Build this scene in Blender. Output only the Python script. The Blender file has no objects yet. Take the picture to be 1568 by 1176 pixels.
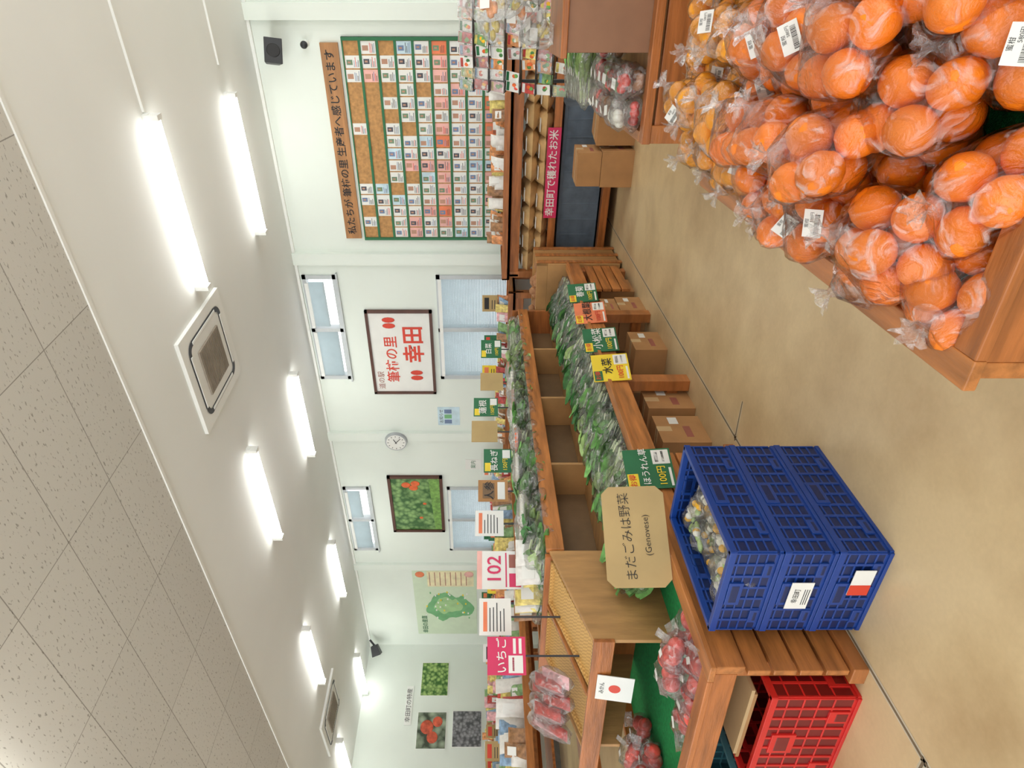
import bpy, bmesh, math, random
from mathutils import Vector, Matrix, noise
R=random.Random(7)
def L(c):
    return tuple(((x/255)/12.92 if x/255<=.04045 else ((x/255+.055)/1.055)**2.4) for x in c)
MATS={}
def nodes(name):
    m=bpy.data.materials.new(name); m.use_nodes=True
    nt=m.node_tree; b=nt.nodes['Principled BSDF']
    return m,nt,b
def mat(name,c=(200,200,200),rough=.5,var=.12,scale=8,bump=0,metal=0,island=0,emit=0,stretch=None,bscale=None):
    if name in MATS: return MATS[name]
    m,nt,b=nodes(name); N=nt.nodes; K=nt.links
    lc=L(c)
    tc=N.new('ShaderNodeTexCoord'); src=tc.outputs['Object']
    if stretch:
        mp=N.new('ShaderNodeMapping'); mp.inputs['Scale'].default_value=stretch; K.new(src,mp.inputs[0]); src=mp.outputs[0]
    nz=N.new('ShaderNodeTexNoise'); nz.inputs['Scale'].default_value=scale; nz.inputs['Detail'].default_value=4
    K.new(src,nz.inputs['Vector'])
    rp=N.new('ShaderNodeValToRGB')
    rp.color_ramp.elements[0].position=.3; rp.color_ramp.elements[1].position=.7
    rp.color_ramp.elements[0].color=tuple(x*(1-var*1.3) for x in lc)+(1,)
    rp.color_ramp.elements[1].color=tuple(min(1,x*(1+var)) for x in lc)+(1,)
    K.new(nz.outputs[0],rp.inputs[0]); out=rp.outputs[0]
    if island:
        g=N.new('ShaderNodeNewGeometry'); hs=N.new('ShaderNodeHueSaturation')
        mr=N.new('ShaderNodeMapRange'); mr.inputs[3].default_value=1-island; mr.inputs[4].default_value=1+island
        K.new(g.outputs['Random Per Island'],mr.inputs[0]); K.new(mr.outputs[0],hs.inputs['Value'])
        K.new(out,hs.inputs['Color']); out=hs.outputs[0]
    K.new(out,b.inputs['Base Color'])
    b.inputs['Roughness'].default_value=rough; b.inputs['Metallic'].default_value=metal
    if bump:
        n2=N.new('ShaderNodeTexNoise'); n2.inputs['Scale'].default_value=bscale or scale*6
        K.new(src,n2.inputs['Vector'])
        bp=N.new('ShaderNodeBump'); bp.inputs['Strength'].default_value=bump; bp.inputs['Distance'].default_value=.01
        K.new(n2.outputs[0],bp.inputs['Height']); K.new(bp.outputs[0],b.inputs['Normal'])
    if emit:
        b.inputs['Emission Color'].default_value=lc+(1,); b.inputs['Emission Strength'].default_value=emit
    MATS[name]=m; return m
def film(name,lo=.06,hi=.5,scale=18,tint=(1,1,1),gl_=.45,base=.03):
    m,nt,b=nodes(name); N=nt.nodes; K=nt.links
    tc=N.new('ShaderNodeTexCoord')
    nz=N.new('ShaderNodeTexNoise'); nz.inputs['Scale'].default_value=scale; nz.inputs['Detail'].default_value=5; nz.inputs['Distortion'].default_value=1.4
    K.new(tc.outputs['Object'],nz.inputs['Vector'])
    mr=N.new('ShaderNodeMapRange'); mr.inputs[1].default_value=.54; mr.inputs[2].default_value=.75; mr.inputs[3].default_value=lo; mr.inputs[4].default_value=hi
    K.new(nz.outputs[0],mr.inputs[0])
    tr=N.new('ShaderNodeBsdfTransparent'); mx=N.new('ShaderNodeMixShader')
    b.inputs['Base Color'].default_value=tint+(1,); b.inputs['Roughness'].default_value=.12
    bp=N.new('ShaderNodeBump'); bp.inputs['Strength'].default_value=1; bp.inputs['Distance'].default_value=.014
    K.new(nz.outputs[0],bp.inputs['Height']); K.new(bp.outputs[0],b.inputs['Normal'])
    K.new(mr.outputs[0],mx.inputs[0]); K.new(tr.outputs[0],mx.inputs[1]); K.new(b.outputs[0],mx.inputs[2])
    gl=N.new('ShaderNodeBsdfGlossy'); gl.inputs['Roughness'].default_value=.1; K.new(bp.outputs[0],gl.inputs['Normal'])
    lw=N.new('ShaderNodeLayerWeight'); lw.inputs[0].default_value=.3; K.new(bp.outputs[0],lw.inputs['Normal'])
    m2=N.new('ShaderNodeMath'); m2.operation='MULTIPLY_ADD'; m2.inputs[1].default_value=gl_; m2.inputs[2].default_value=base
    K.new(lw.outputs['Fresnel'],m2.inputs[0])
    mx2=N.new('ShaderNodeMixShader'); K.new(m2.outputs[0],mx2.inputs[0]); K.new(mx.outputs[0],mx2.inputs[1]); K.new(gl.outputs[0],mx2.inputs[2])
    K.new(mx2.outputs[0],N['Material Output'].inputs[0]); MATS[name]=m; return m

class MB:
    def __init__(s): s.v=[];s.f=[];s.m=[];s.s=[];s.mats=[]
    def mi(s,m):
        if m not in s.mats: s.mats.append(m)
        return s.mats.index(m)
    def add(s,V,F,m,smooth=False,M=None):
        o=len(s.v); k=s.mi(m)
        if M is not None: V=[M@Vector(p) for p in V]
        s.v.extend([tuple(p) for p in V])
        for f in F: s.f.append([i+o for i in f]); s.m.append(k); s.s.append(smooth)
    def box(s,x0,x1,y0,y1,z0,z1,m,M=None):
        V=[(x,y,z) for x in(x0,x1) for y in(y0,y1) for z in(z0,z1)]
        F=[(0,1,3,2),(4,6,7,5),(0,4,5,1),(2,3,7,6),(0,2,6,4),(1,5,7,3)]
        s.add(V,F,m,False,M)
    def quad(s,P,m,M=None): s.add(P,[tuple(range(len(P)))],m,False,M)
    def cyl(s,p0,p1,r0,r1,n,m,M=None,smooth=True):
        p0=Vector(p0);p1=Vector(p1);d=(p1-p0).normalized()
        a=d.orthogonal().normalized(); b=d.cross(a)
        V=[];F=[]
        for p,r in((p0,r0),(p1,r1)):
            for i in range(n):
                t=2*math.pi*i/n; V.append(p+(a*math.cos(t)+b*math.sin(t))*r)
        for i in range(n): F.append((i,(i+1)%n,n+(i+1)%n,n+i))
        s.add(V,F,m,smooth,M)
        s.add(V[:n],[tuple(reversed(range(n)))],m,False,M); s.add(V[n:],[tuple(range(n))],m,False,M)
    def sph(s,c,r,m,seg=12,rg=8,M=None,n=0,sc=(1,1,1),p=1):
        V=[];F=[];c=Vector(c);off=R.random()*50
        def pw(a): return math.copysign(abs(a)**p,a)
        for j in range(rg+1):
            ph=math.pi*j/rg
            for i in range(seg):
                t=2*math.pi*i/seg
                d=Vector((pw(math.sin(ph))*pw(math.cos(t)),pw(math.sin(ph))*pw(math.sin(t)),pw(math.cos(ph))))
                k=r*(1+(n*noise.noise(d*2.2+Vector((off,0,0))) if n else 0))
                V.append(c+Vector((d.x*sc[0],d.y*sc[1],d.z*sc[2]))*k)
        for j in range(rg):
            for i in range(seg):
                F.append((j*seg+i,(j+1)*seg+i,(j+1)*seg+(i+1)%seg,j*seg+(i+1)%seg))
        s.add(V,F,m,True,M)
    def pillow(s,w,h,t,m,M,lab=None):
        nx,ny=7,7;V=[];F=[]
        o=R.random()*40
        for side in(1,-1):
            b=len(V)
            for j in range(ny+1):
                for i in range(nx+1):
                    u=i/nx*2-1;v=j/ny*2-1
                    k=max(0,(1-u*u))**.5*max(0,(1-v**4))**.5
                    k*=1+.5*noise.noise(Vector((u*2+o,v*2,side)))
                    V.append((u*w/2*(1-.08*(1-abs(v))),v*h/2,side*t/2*k))
            for j in range(ny):
                for i in range(nx):
                    a=b+j*(nx+1)+i; q=(a,a+1,a+nx+2,a+nx+1)
                    F.append(q if side>0 else q[::-1])
        s.add(V,F,m,True,M)
        if lab: s.box(-w*.28,w*.28,-h*.1,h*.28,t*.5,t*.53,lab,M)
    def build(s,name,loc=(0,0,0),rz=0,bevel=0,parent=None):
        me=bpy.data.meshes.new(name); me.from_pydata(s.v,[],s.f)
        for m in s.mats: me.materials.append(m)
        me.polygons.foreach_set('material_index',s.m); me.polygons.foreach_set('use_smooth',s.s); me.update()
        ob=bpy.data.objects.new(name,me); bpy.context.collection.objects.link(ob)
        ob.location=loc; ob.rotation_euler=(0,0,rz)
        if bevel:
            b=ob.modifiers.new('bevel','BEVEL'); b.width=bevel; b.segments=2; b.limit_method='ANGLE'
        if parent: ob.parent=parent
        return ob
def face(c,n,tilt=0):
    """local x=right, y=up, z=normal"""
    n=Vector((n[0],n[1],0)).normalized(); r=Vector((0,0,1)).cross(n); u=Vector((0,0,1))
    M=Matrix(((r.x,u.x,n.x,c[0]),(r.y,u.y,n.y,c[1]),(r.z,u.z,n.z,c[2]),(0,0,0,1)))
    return M@Matrix.Rotation(tilt,4,'X')
TC={}
def text(mb,s,size,m,M,x=0,y=0,z=.003,fit=None,bold=.0):
    key=(s,bold)
    if key not in TC:
        cu=bpy.data.curves.new('t','FONT'); cu.body=s; cu.size=1; cu.align_x='CENTER'; cu.align_y='CENTER'; cu.resolution_u=3; cu.offset=bold
        ob=bpy.data.objects.new('t',cu); bpy.context.collection.objects.link(ob)
        dg=bpy.context.evaluated_depsgraph_get(); dg.update(); me=ob.evaluated_get(dg).to_mesh()
        V=[tuple(v.co) for v in me.vertices];F=[tuple(p.vertices) for p in me.polygons]
        bpy.data.objects.remove(ob); TC[key]=(V,F)
    V,F=TC[key]
    if not V: return
    k=size
    if fit:
        w=max(v[0] for v in V)-min(v[0] for v in V); k=min(size,fit/max(w,.01))
    mb.add([(v[0]*k+x,v[1]*k+y,z) for v in V],F,m,False,M)

# ---------- palette
wood=mat('varnished_wood',(172,108,58),.38,.3,3,.15,stretch=(1,1,6))
woody=mat('wood_long_grain',(178,114,60),.38,.3,5,.15,stretch=(6,.7,6))
woodx=mat('wood_cross_grain',(168,102,52),.38,.3,5,.15,stretch=(.7,6,6))
woodl=mat('pale_plywood',(184,140,88),.5,.18,4,.1,stretch=(1,5,1))
woodd=mat('dark_plywood',(120,94,64),.5,.2,4,.1)
white=mat('white_paint',(238,240,236),.6,.02)
paper=mat('white_paper',(232,233,228),.6,.02)
black=mat('black_ink',(20,20,20),.5,.05)
dark=mat('dark_grey_plastic',(45,47,50),.5,.1)
red=mat('red_ink',(215,65,42),.5,.05)
pink=mat('pink_print',(210,45,95),.5,.05)
yellow=mat('yellow_print',(240,212,50),.5,.05)
greens=mat('green_sign_print',(32,108,66),.5,.08)
turf=mat('green_turf',(24,148,78),.9,.2,60,.6)
card=mat('kraft_cardboard',(178,132,84),.75,.1,6,.05)
cardb=mat('brown_card',(186,160,110),.8,.06,6)
tape=mat('packing_tape',(205,175,130),.3,.05)
wallm=mat('wall_paint',(228,236,228),.75,.015,2,.03)
FILM=film('clear_bag_film',.0,.4,22,gl_=.55,base=.045); FILMW=film('gathered_bag_film',.1,.5,40)
FILMG=film('produce_bag_film',.03,.45,26,gl_=.5,base=.05)
FILMT=film('snack_bag_film',.2,.6,20)
orange=mat('orange_peel',(255,134,20),.36,.1,10,.2,island=.15,bscale=260)
mandarin=mat('mandarin_peel',(255,168,30),.36,.1,10,.2,island=.15,bscale=260)
applem=mat('apple_skin',(226,84,72),.3,.4,20,island=.2)
leafd=mat('leaf_dark',(72,132,70),.42,.35,25,.3,island=.35)
leafm=mat('leaf_mid',(110,168,88),.42,.3,25,.3,island=.3)
leafl=mat('leaf_light',(172,202,128),.42,.25,25,.2,island=.2)
stem=mat('pale_stem',(216,230,188),.45,.1,20,island=.15)

H0=1.25; CZ=3.45; WY=6.73; CX=-11.4
# ---------- room shell
def floor():
    m,nt,b=nodes('polished_concrete'); N=nt.nodes;K=nt.links
    tc=N.new('ShaderNodeTexCoord')
    n1=N.new('ShaderNodeTexNoise'); n1.inputs['Scale'].default_value=1.5; n1.inputs['Detail'].default_value=8; n1.inputs['Roughness'].default_value=.6
    n2=N.new('ShaderNodeTexNoise'); n2.inputs['Scale'].default_value=60; n2.inputs['Detail'].default_value=3
    K.new(tc.outputs['Object'],n1.inputs['Vector']);K.new(tc.outputs['Object'],n2.inputs['Vector'])
    r=N.new('ShaderNodeValToRGB'); r.color_ramp.elements[0].position=.32; r.color_ramp.elements[1].position=.58
    r.color_ramp.elements[0].color=L((188,160,118))+(1,); r.color_ramp.elements[1].color=L((222,198,154))+(1,)
    K.new(n1.outputs[0],r.inputs[0])
    mx=N.new('ShaderNodeMixRGB'); mx.blend_type='MULTIPLY'; mx.inputs[0].default_value=.12
    K.new(r.outputs[0],mx.inputs[1]);K.new(n2.outputs[0],mx.inputs[2]);K.new(mx.outputs[0],b.inputs['Base Color'])
    b.inputs['Roughness'].default_value=.36
    mb=MB(); mb.box(CX-.15,3,-2.5,WY+.15,-.1,0,m)
    j=mat('floor_joint',(120,104,80),.8); hl=mat('joint_filler',(210,200,176),.6)
    def line(a,c,w=.005):
        a=Vector(a);c=Vector(c);d=(c-a).normalized();p=Vector((-d.y,d.x))
        for o,ww,mm_,z in((0,w*2.4,hl,.0008),(0,w,j,.0014)):
            q=p*ww
            mb.quad([(a.x+q.x,a.y+q.y,z),(a.x-q.x,a.y-q.y,z),(c.x-q.x,c.y-q.y,z),(c.x+q.x,c.y+q.y,z)],mm_)
    line((-1.86,.0),(-2.68,WY)); line((-1.95,.8),(-7,.0)); line((-1.9,-2.4),(-1.86,0)); line((-2.17,2.38),(-1.95,2.42))
    mb.build('floor')
floor()
def wallA():
    mb=MB()
    holes=[(-8.55,-7.07),(-5.03,-3.52)]
    xs=[CX]
    for a,b in holes: xs+= [a,b]
    xs.append(3)
    for i in range(0,len(xs),2): mb.box(xs[i],xs[i+1],WY,WY+.15,0,CZ,wallm)
    for a,b in holes:
        mb.box(a,b,WY,WY+.15,0,.9,wallm); mb.box(a,b,WY,WY+.15,1.83,3.0,wallm); mb.box(a,b,WY,WY+.15,3.4,CZ,wallm)
    mb.build('wall_back')
wallA()
mb=MB(); mb.box(CX-.15,CX,-2.5,WY,0,CZ,wallm); mb.build('wall_left')
mb=MB()
for x in(-.83,-3.3,-6.02,-8.96): mb.box(x-.07,x+.07,WY-.06,WY,0,CZ,wallm)
mb.build('trim_1')
mb=MB(); mb.box(CX,3,WY-.015,WY,0,.1,mat('baseboard_grey',(120,118,112))); mb.build('baseboard_back')
mb=MB(); mb.box(CX,CX+.015,-2.5,WY,0,.1,MATS['baseboard_grey']); mb.build('baseboard_left')
cw=mat('ceiling_board_paint',(236,239,236),.85,.02,1)
YC=3.08
mb=MB(); mb.box(CX-.15,3,YC,WY+.15,CZ,CZ+.1,cw); mb.build('ceiling')
def acoustic():
    m,nt,b=nodes('acoustic_tile'); N=nt.nodes;K=nt.links
    tc=N.new('ShaderNodeTexCoord')
    br=N.new('ShaderNodeTexBrick'); br.offset=0; br.inputs['Scale'].default_value=1
    br.inputs['Mortar Size'].default_value=.003; br.inputs['Brick Width'].default_value=.91; br.inputs['Row Height'].default_value=.455; br.inputs['Mortar Smooth'].default_value=.1
    K.new(tc.outputs['Object'],br.inputs['Vector'])
    br.inputs['Color1'].default_value=L((208,207,200))+(1,); br.inputs['Color2'].default_value=L((203,202,195))+(1,); br.inputs['Mortar'].default_value=L((150,147,140))+(1,)
    mp=N.new('ShaderNodeMapping'); mp.inputs['Scale'].default_value=(28,75,1); K.new(tc.outputs['Object'],mp.inputs[0])
    nz=N.new('ShaderNodeTexNoise'); nz.inputs['Scale'].default_value=1; nz.inputs['Detail'].default_value=3; K.new(mp.outputs[0],nz.inputs['Vector'])
    r=N.new('ShaderNodeValToRGB'); r.color_ramp.elements[0].position=.34;r.color_ramp.elements[1].position=.38
    r.color_ramp.elements[0].color=(.55,.54,.52,1); r.color_ramp.elements[1].color=(1,1,1,1); K.new(nz.outputs[0],r.inputs[0])
    mx=N.new('ShaderNodeMixRGB'); mx.blend_type='MULTIPLY'; mx.inputs[0].default_value=1
    K.new(br.outputs[0],mx.inputs[1]);K.new(r.outputs[0],mx.inputs[2]);K.new(mx.outputs[0],b.inputs['Base Color'])
    b.inputs['Roughness'].default_value=.9
    mb=MB(); mb.box(CX+1.79,3+1.79,-5.58,0,0,.1,m); mb.build('ceiling_acoustic_tiles',(-1.79,YC,CZ-.012))
acoustic()
mb=MB(); mb.box(CX,3,YC-.012,YC+.012,CZ-.022,CZ,white); mb.build('trim_2')
mb=MB(); mb.box(CX,3,WY-.03,WY,CZ-.03,CZ,white); mb.build('trim_3')
# windows
al=mat('aluminium_frame',(190,196,198),.4,.04); blind=mat('blind_slat',(196,210,214),.5,.04)
glass=film('window_glass',.02,.06,3)
k=0
for a,b in((-8.55,-7.07),(-5.03,-3.52)):
    for z0,z1 in((3.0,3.4),(.9,1.83)):
        k+=1; mb=MB(); c=(a+b)/2
        for x0,x1 in((a,a+.05),(b-.05,b),(c-.025,c+.025)): mb.box(x0,x1,WY-.02,WY+.08,z0,z1,al)
        for q0,q1 in((z0,z0+.045),(z1-.045,z1)): mb.box(a,b,WY-.02,WY+.08,q0,q1,al)
        mb.box(a-.03,b+.03,WY-.04,WY,z0-.02,z0,al); mb.quad([(a,WY+.05,z0),(b,WY+.05,z0),(b,WY+.05,z1),(a,WY+.05,z1)],glass)
        if z1<2: spans=[(a+.05,b-.05,z0+.05)]
        else: spans=[(a+.05,c-.03,z0+.1),(c+.04,b-.1,z0+.16)]
        for A_,B_,zz0 in spans:
            z=z1-.05
            while z>zz0:
                mb.add([(A_,WY-.005,z),(B_,WY-.005,z),(B_,WY+.018,z-.017),(A_,WY+.018,z-.017)],[(0,1,2,3)],blind); z-=.019
            mb.box(A_,B_,WY-.03,WY,z1-.06,z1-.02,white)
        mb.build('window_%d'%k)
# ---------- ceiling fixtures
tube=mat('lit_tube',(255,254,250),.5,0,emit=14)
def lamp(x,y):
    mb=MB(); l=.6
    mb.box(-l-.04,l+.04,-.022,.022,-.035,0,white)
    mb.box(-l-.035,-l,-.034,.034,-.1,-.0,white); mb.box(l,l+.035,-.034,.034,-.1,-.0,white)
    mb.cyl((-l,0,-.067),(l,0,-.067),.029,.029,16,tube)
    mb.build('ceiling_tube_light',(x,y,CZ))
for i in range(-1,4):
    lamp(-1.75-2.93*i,4.33); lamp(-1.95-2.93*i,5.78)
for i in range(-1,3): lamp(-3.3-3.4*i,1.1 if i>=0 else .2)
lamp(-1.6,-.9); lamp(-5,-.9)
mb=MB()
for y in(4.33,5.78): mb.box(-1.1,.5,y-.012,y+.012,CZ-.016,CZ,white)
mb.build('ceiling_wire_duct')
def ac(x,y):
    mb=MB(); g=mat('grille_taupe',(158,148,134),.6,.1); s=.42
    mb.box(-s,s,-s,s,-.03,0,white)
    mb.box(-.2,.2,-.2,.2,-.045,-.03,g)
    for i in range(13): mb.box(-.19,.19,-.19+i*.031,-.18+i*.031,-.05,-.045,mat('grille_dark',(135,125,112),.6))
    for a in range(4):
        M=Matrix.Rotation(a*math.pi/2,4,'Z')
        mb.box(-.24,.24,.29,.335,-.034,-.03,dark,M)
        mb.box(-.235,.235,.298,.322,-.04,-.034,white,M)
        for q in range(6):
            t0=math.pi/2*q/6;t1=math.pi/2*(q+1)/6
            P=[(.24+r_*math.cos(t),.24+r_*math.sin(t),-.0345) for r_,t in((.05,t0),(.095,t0),(.095,t1),(.05,t1))]
            mb.quad(P[::-1],dark,M)
    mb.build('ceiling_air_conditioner',(x,y,CZ),0,.004)
ac(-2.94,4.18); ac(-9.2,4.4)
def speaker(x,y,z,az):
    mb=MB(); M=Matrix.Rotation(az,4,'Z')@Matrix.Rotation(.35,4,'X')
    V=[(-.11,-.1,-.08),(.11,-.1,-.08),(.11,-.1,.08),(-.11,-.1,.08),(-.07,.08,-.06),(.07,.08,-.06),(.07,.08,.06),(-.07,.08,.06)]
    mb.add(V,[(0,1,2,3),(5,4,7,6),(1,5,6,2),(4,0,3,7),(3,2,6,7),(4,5,1,0)],dark,False,M)
    mb.cyl((0,-.1,0),(0,-.104,0),.06,.055,20,black,M); mb.cyl((.0,.08,0),(0,.2,.05),.02,.02,8,dark,M)
    mb.build('wall_speaker',(x,y,z),0,.006)
speaker(-1.15,WY-.22,3.2,.5); speaker(-11.1,6.45,3.28,-.7)
mb=MB(); mb.cyl((0,0,0),(0,-.05,0),.035,.03,14,white); mb.sph((0,-.07,0),.035,dark); mb.build('security_camera',(-1.1,WY,2.94))
# ---------- wall A items
def wM(x,z): return face((x,WY-.001,z),(0,-1))
mb=MB(); M=wM(-2.055,1.85); cork=mat('cork',(186,140,88),.8,.2,30)
W,H=2.03,1.5
mb.box(-W/2,W/2,-H/2,H/2,0,.02,cork,M)
for x in(-W/2,W/2-.03): mb.box(x,x+.03,-H/2,H/2,0,.035,greens,M)
nr=9
cc=[mat('photo_blue',(110,130,165)),mat('photo_dark',(75,75,85)),mat('photo_warm',(185,140,115)),mat('photo_green',(110,140,110))]
oc=mat('orange_sheet',(232,128,84)); pk=mat('pink_sheet',(235,180,170)); pb=mat('pale_blue_paper',(198,222,232))
for r in range(nr+1):
    z=H/2-r*H/nr; mb.box(-W/2,W/2,max(-H/2,z-.012),min(H/2,z+.012),.02,.032,greens,M)
for r in range(nr):
    zc=H/2-(r+.5)*H/nr
    for c in range(16):
        x=-W/2+.09+c*(W-.18)/15
        p=[.5,.3,.2,.2,.05,.02,.02,.02,.02][r]
        if r<4 and c in(5,6,11,12) and R.random()<.6: continue
        if R.random()<p and not(r==0 and c in(13,14)): continue
        h=.069; w=.055; dz=R.uniform(-.003,.003)
        base=paper
        if r in(5,8) and R.random()<.55: base=R.choice([oc,pk,pk])
        elif R.random()<.15: base=R.choice([pb,pk])
        mb.box(x-w,x+w,zc-h+dz,zc+h+dz,.02,.024,base,M)
        px=R.choice([-.012,0,.008])
        mb.box(x-.026+px,x+.018+px,zc+.0+dz,zc+.056+dz,.024,.0255,R.choice(cc),M)
        mb.box(x-.012+px,x+.004+px,zc+.018+dz,zc+.045+dz,.0255,.0262,cc[2],M)
        for q in range(4): mb.box(x-.045,x+R.uniform(.0,.045),zc-.018-q*.013+dz,zc-.013-q*.013+dz,.024,.0252,R.choice([dark,dark,red,cc[0]]),M)
mb.build('notice_board')
mb=MB(); M=wM(-2.07,2.72); mb.box(-.98,.98,-.085,.085,0,.03,mat('sign_plank',(172,122,74),.5,.2,5,stretch=(.5,5,5)),M)
text(mb,'私たちが 筆柿の里 生産者へ感じています',.15,black,M,0,0,.032,1.85,.015); mb.build('wooden_name_sign')
mb=MB(); M=wM(-4.63,2.31); fr=mat('dark_brown_frame',(85,48,36),.4,.15)
def frame(mb,M,w,h,t,fm,inner):
    mb.box(-w/2+t,w/2-t,-h/2+t,h/2-t,.0,.015,inner,M)
    for x0,x1,y0,y1 in((-w/2,w/2,-h/2,-h/2+t),(-w/2,w/2,h/2-t,h/2),(-w/2,-w/2+t,-h/2,h/2),(w/2-t,w/2,-h/2,h/2)): mb.box(x0,x1,y0,y1,0,.035,fm,M)
frame(mb,M,1.28,.82,.035,fr,paper)
bi=mat('brown_ink',(160,95,80))
text(mb,'道の駅',.095,bi,M,-.42,.29,.018)
text(mb,'筆柿の里',.18,red,M,-.09,.12,.018,None,.012)
text(mb,'幸田',.28,red,M,.14,-.17,.018,None,.022)
for x,y in((.46,.13),(-.34,-.17)):
    for dx in(-.042,.042): mb.sph((x+dx,y,.018),.07,red,12,6,M,sc=(.55,1.15,.05))
mb.build('framed_calligraphy')
mb=MB(); M=face((-6.08,WY-.062,2.5),(0,-1)); mb.cyl((0,0,0),(0,0,.04),.16,.15,36,mat('clock_rim',(170,175,178),.3),M); mb.cyl((0,0,.04),(0,0,.043),.135,.135,36,paper,M)
for i in range(12):
    q=M@Matrix.Rotation(i*math.pi/6,4,'Z'); mb.box(-.004,.004,.1,.12,.043,.045,black,q)
mb.box(-.005,.005,-.02,.07,.046,.048,black,M@Matrix.Rotation(-1.1,4,'Z')); mb.box(-.004,.004,-.02,.1,.049,.051,black,M@Matrix.Rotation(-2.3,4,'Z')); mb.build('wall_clock')
def foliage(name,a,b,sc=14):
    m,nt,bb=nodes(name);N=nt.nodes;K=nt.links
    tc=N.new('ShaderNodeTexCoord');v=N.new('ShaderNodeTexVoronoi');v.inputs['Scale'].default_value=sc;n=N.new('ShaderNodeTexNoise');n.inputs['Scale'].default_value=sc*.6;n.inputs['Detail'].default_value=6
    K.new(tc.outputs['Object'],v.inputs['Vector']);K.new(tc.outputs['Object'],n.inputs['Vector'])
    mx=N.new('ShaderNodeMath');mx.operation='MULTIPLY';K.new(v.outputs[0],mx.inputs[0]);K.new(n.outputs[0],mx.inputs[1])
    r=N.new('ShaderNodeValToRGB');r.color_ramp.elements[0].position=.05;r.color_ramp.elements[1].position=.4
    r.color_ramp.elements[0].color=L(b)+(1,);r.color_ramp.elements[1].color=L(a)+(1,);K.new(mx.outputs[0],r.inputs[0]);K.new(r.outputs[0],bb.inputs['Base Color'])
    bb.inputs['Roughness'].default_value=.35;return m
fol=foliage('printed_foliage',(50,95,42),(140,178,110)); fol2=foliage('printed_leaves',(60,105,45),(175,205,125),18); fol3=foliage('printed_bark',(80,82,85),(160,160,165),20)
kaki=mat('printed_persimmon',(230,105,50),.35,.2,10)
mb=MB(); M=wM(-7.45,2.3); frame(mb,M,1.25,.82,.045,fr,fol)
mb.quad([(-.57,-.36,.016),(.57,-.36,.016),(.57,-.2,.016),(-.57,-.26,.016)],mat('printed_grass',(120,165,80),.4,.3,20),M)
for x,y in((.43,.14),(.37,.03),(.46,.0),(.02,-.12),(-.3,-.05)):
    s=.07 if x>.3 else .03
    mb.sph((x,y,.016),s,kaki,12,6,M,sc=(.85,1,.05))
mb.build('framed_persimmon_photo')
mb=MB(); M=wM(-10.05,1.95); mb.box(-.97,.97,-.55,.55,0,.006,mat('map_paper',(208,224,198),.5,.03),M)
mg=mat('map_green',(118,180,126),.5,.1); ml=mat('map_lightgreen',(165,204,148),.5,.1)
P=[(math.cos(t)*(.38+.06*math.sin(5*t)+.04*math.cos(9*t))-.1,math.sin(t)*(.42+.05*math.sin(3*t+1))-.05,.007) for t in [i*2*math.pi/40 for i in range(40)]]
mb.quad(P,mg,M); mb.quad([(p[0]*.6+.0,p[1]*.6,.008) for p in P],ml,M)
for i in range(34): mb.box(*(lambda x,y:(x-.025,x+.025,y-.012,y+.012))(R.uniform(-.45,.35),R.uniform(-.42,.4)),.009,.01,R.choice([paper,yellow,mg]),M)
mb.box(.5,.93,-.5,.3,.006,.008,mat('map_cream',(236,226,186)),M)
for i in range(8): mb.box(.53,.9,.25-i*.09,.262-i*.09,.008,.009,bi,M)
mb.sph((.84,-.42,.008),.08,pk,14,6,M,sc=(1,1,.05)); mb.sph((.84,.42,.008),.08,oc,14,6,M,sc=(1,1,.05))
text(mb,'幸田の産直',.13,greens,M,-.65,.4,.009,.55,.01); mb.build('map_poster')
mb=MB(); M=wM(-5.68,1.75); mb.box(-.16,.16,-.15,.15,0,.004,pb,M)
for i in range(3): mb.box(-.13+i*.09,-.06+i*.09,-.04,.06,.004,.005,R.choice([mg,cc[0]]),M)
text(mb,'お知らせ',.06,black,M,0,.1,.005); mb.build('small_notice')
mb=MB(); M=wM(-6.6,1.42);mb.box(-.1,.1,-.12,.12,0,.004,paper,M);text(mb,'案内',.08,greens,M,0,0,.005);mb.build('small_notice')
def cM(y,z): return face((CX+.001,y,z),(1,0))
def poster(name,y0,y1,z0,z1,m,fn=None):
    mb=MB(); M=cM((y0+y1)/2,(z0+z1)/2); w=(y1-y0)/2;h=(z1-z0)/2
    mb.box(-w,w,-h,h,0,.012,white,M); mb.box(-w+.01,w-.01,-h+.01,h-.01,.012,.014,m,M)
    if fn: fn(mb,M)
    mb.build(name)
def kk(mb,M):
    for x,y,r in((.05,.08,.12),(-.12,-.02,.1),(.14,-.1,.09)): mb.sph((x,y,.015),r,mat('printed_red_fruit',(205,90,62),.3,.3,12),16,8,M,sc=(1,.95,.04))
poster('persimmon_photo',4.83,5.45,1.92,2.43,foliage('printed_dark_leaf',(60,70,55),(170,185,160),8),kk)
poster('grove_photo',4.86,5.47,1.31,1.82,fol3); poster('leaf_photo',5.73,6.36,1.92,2.42,fol2)
mb=MB();M=cM(5.57,2.6);mb.box(-.34,.34,-.06,.06,0,.01,white,M);text(mb,'幸田町の特産',.1,black,M,0,0,.012,.6);mb.build('small_wall_sign')

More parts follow.
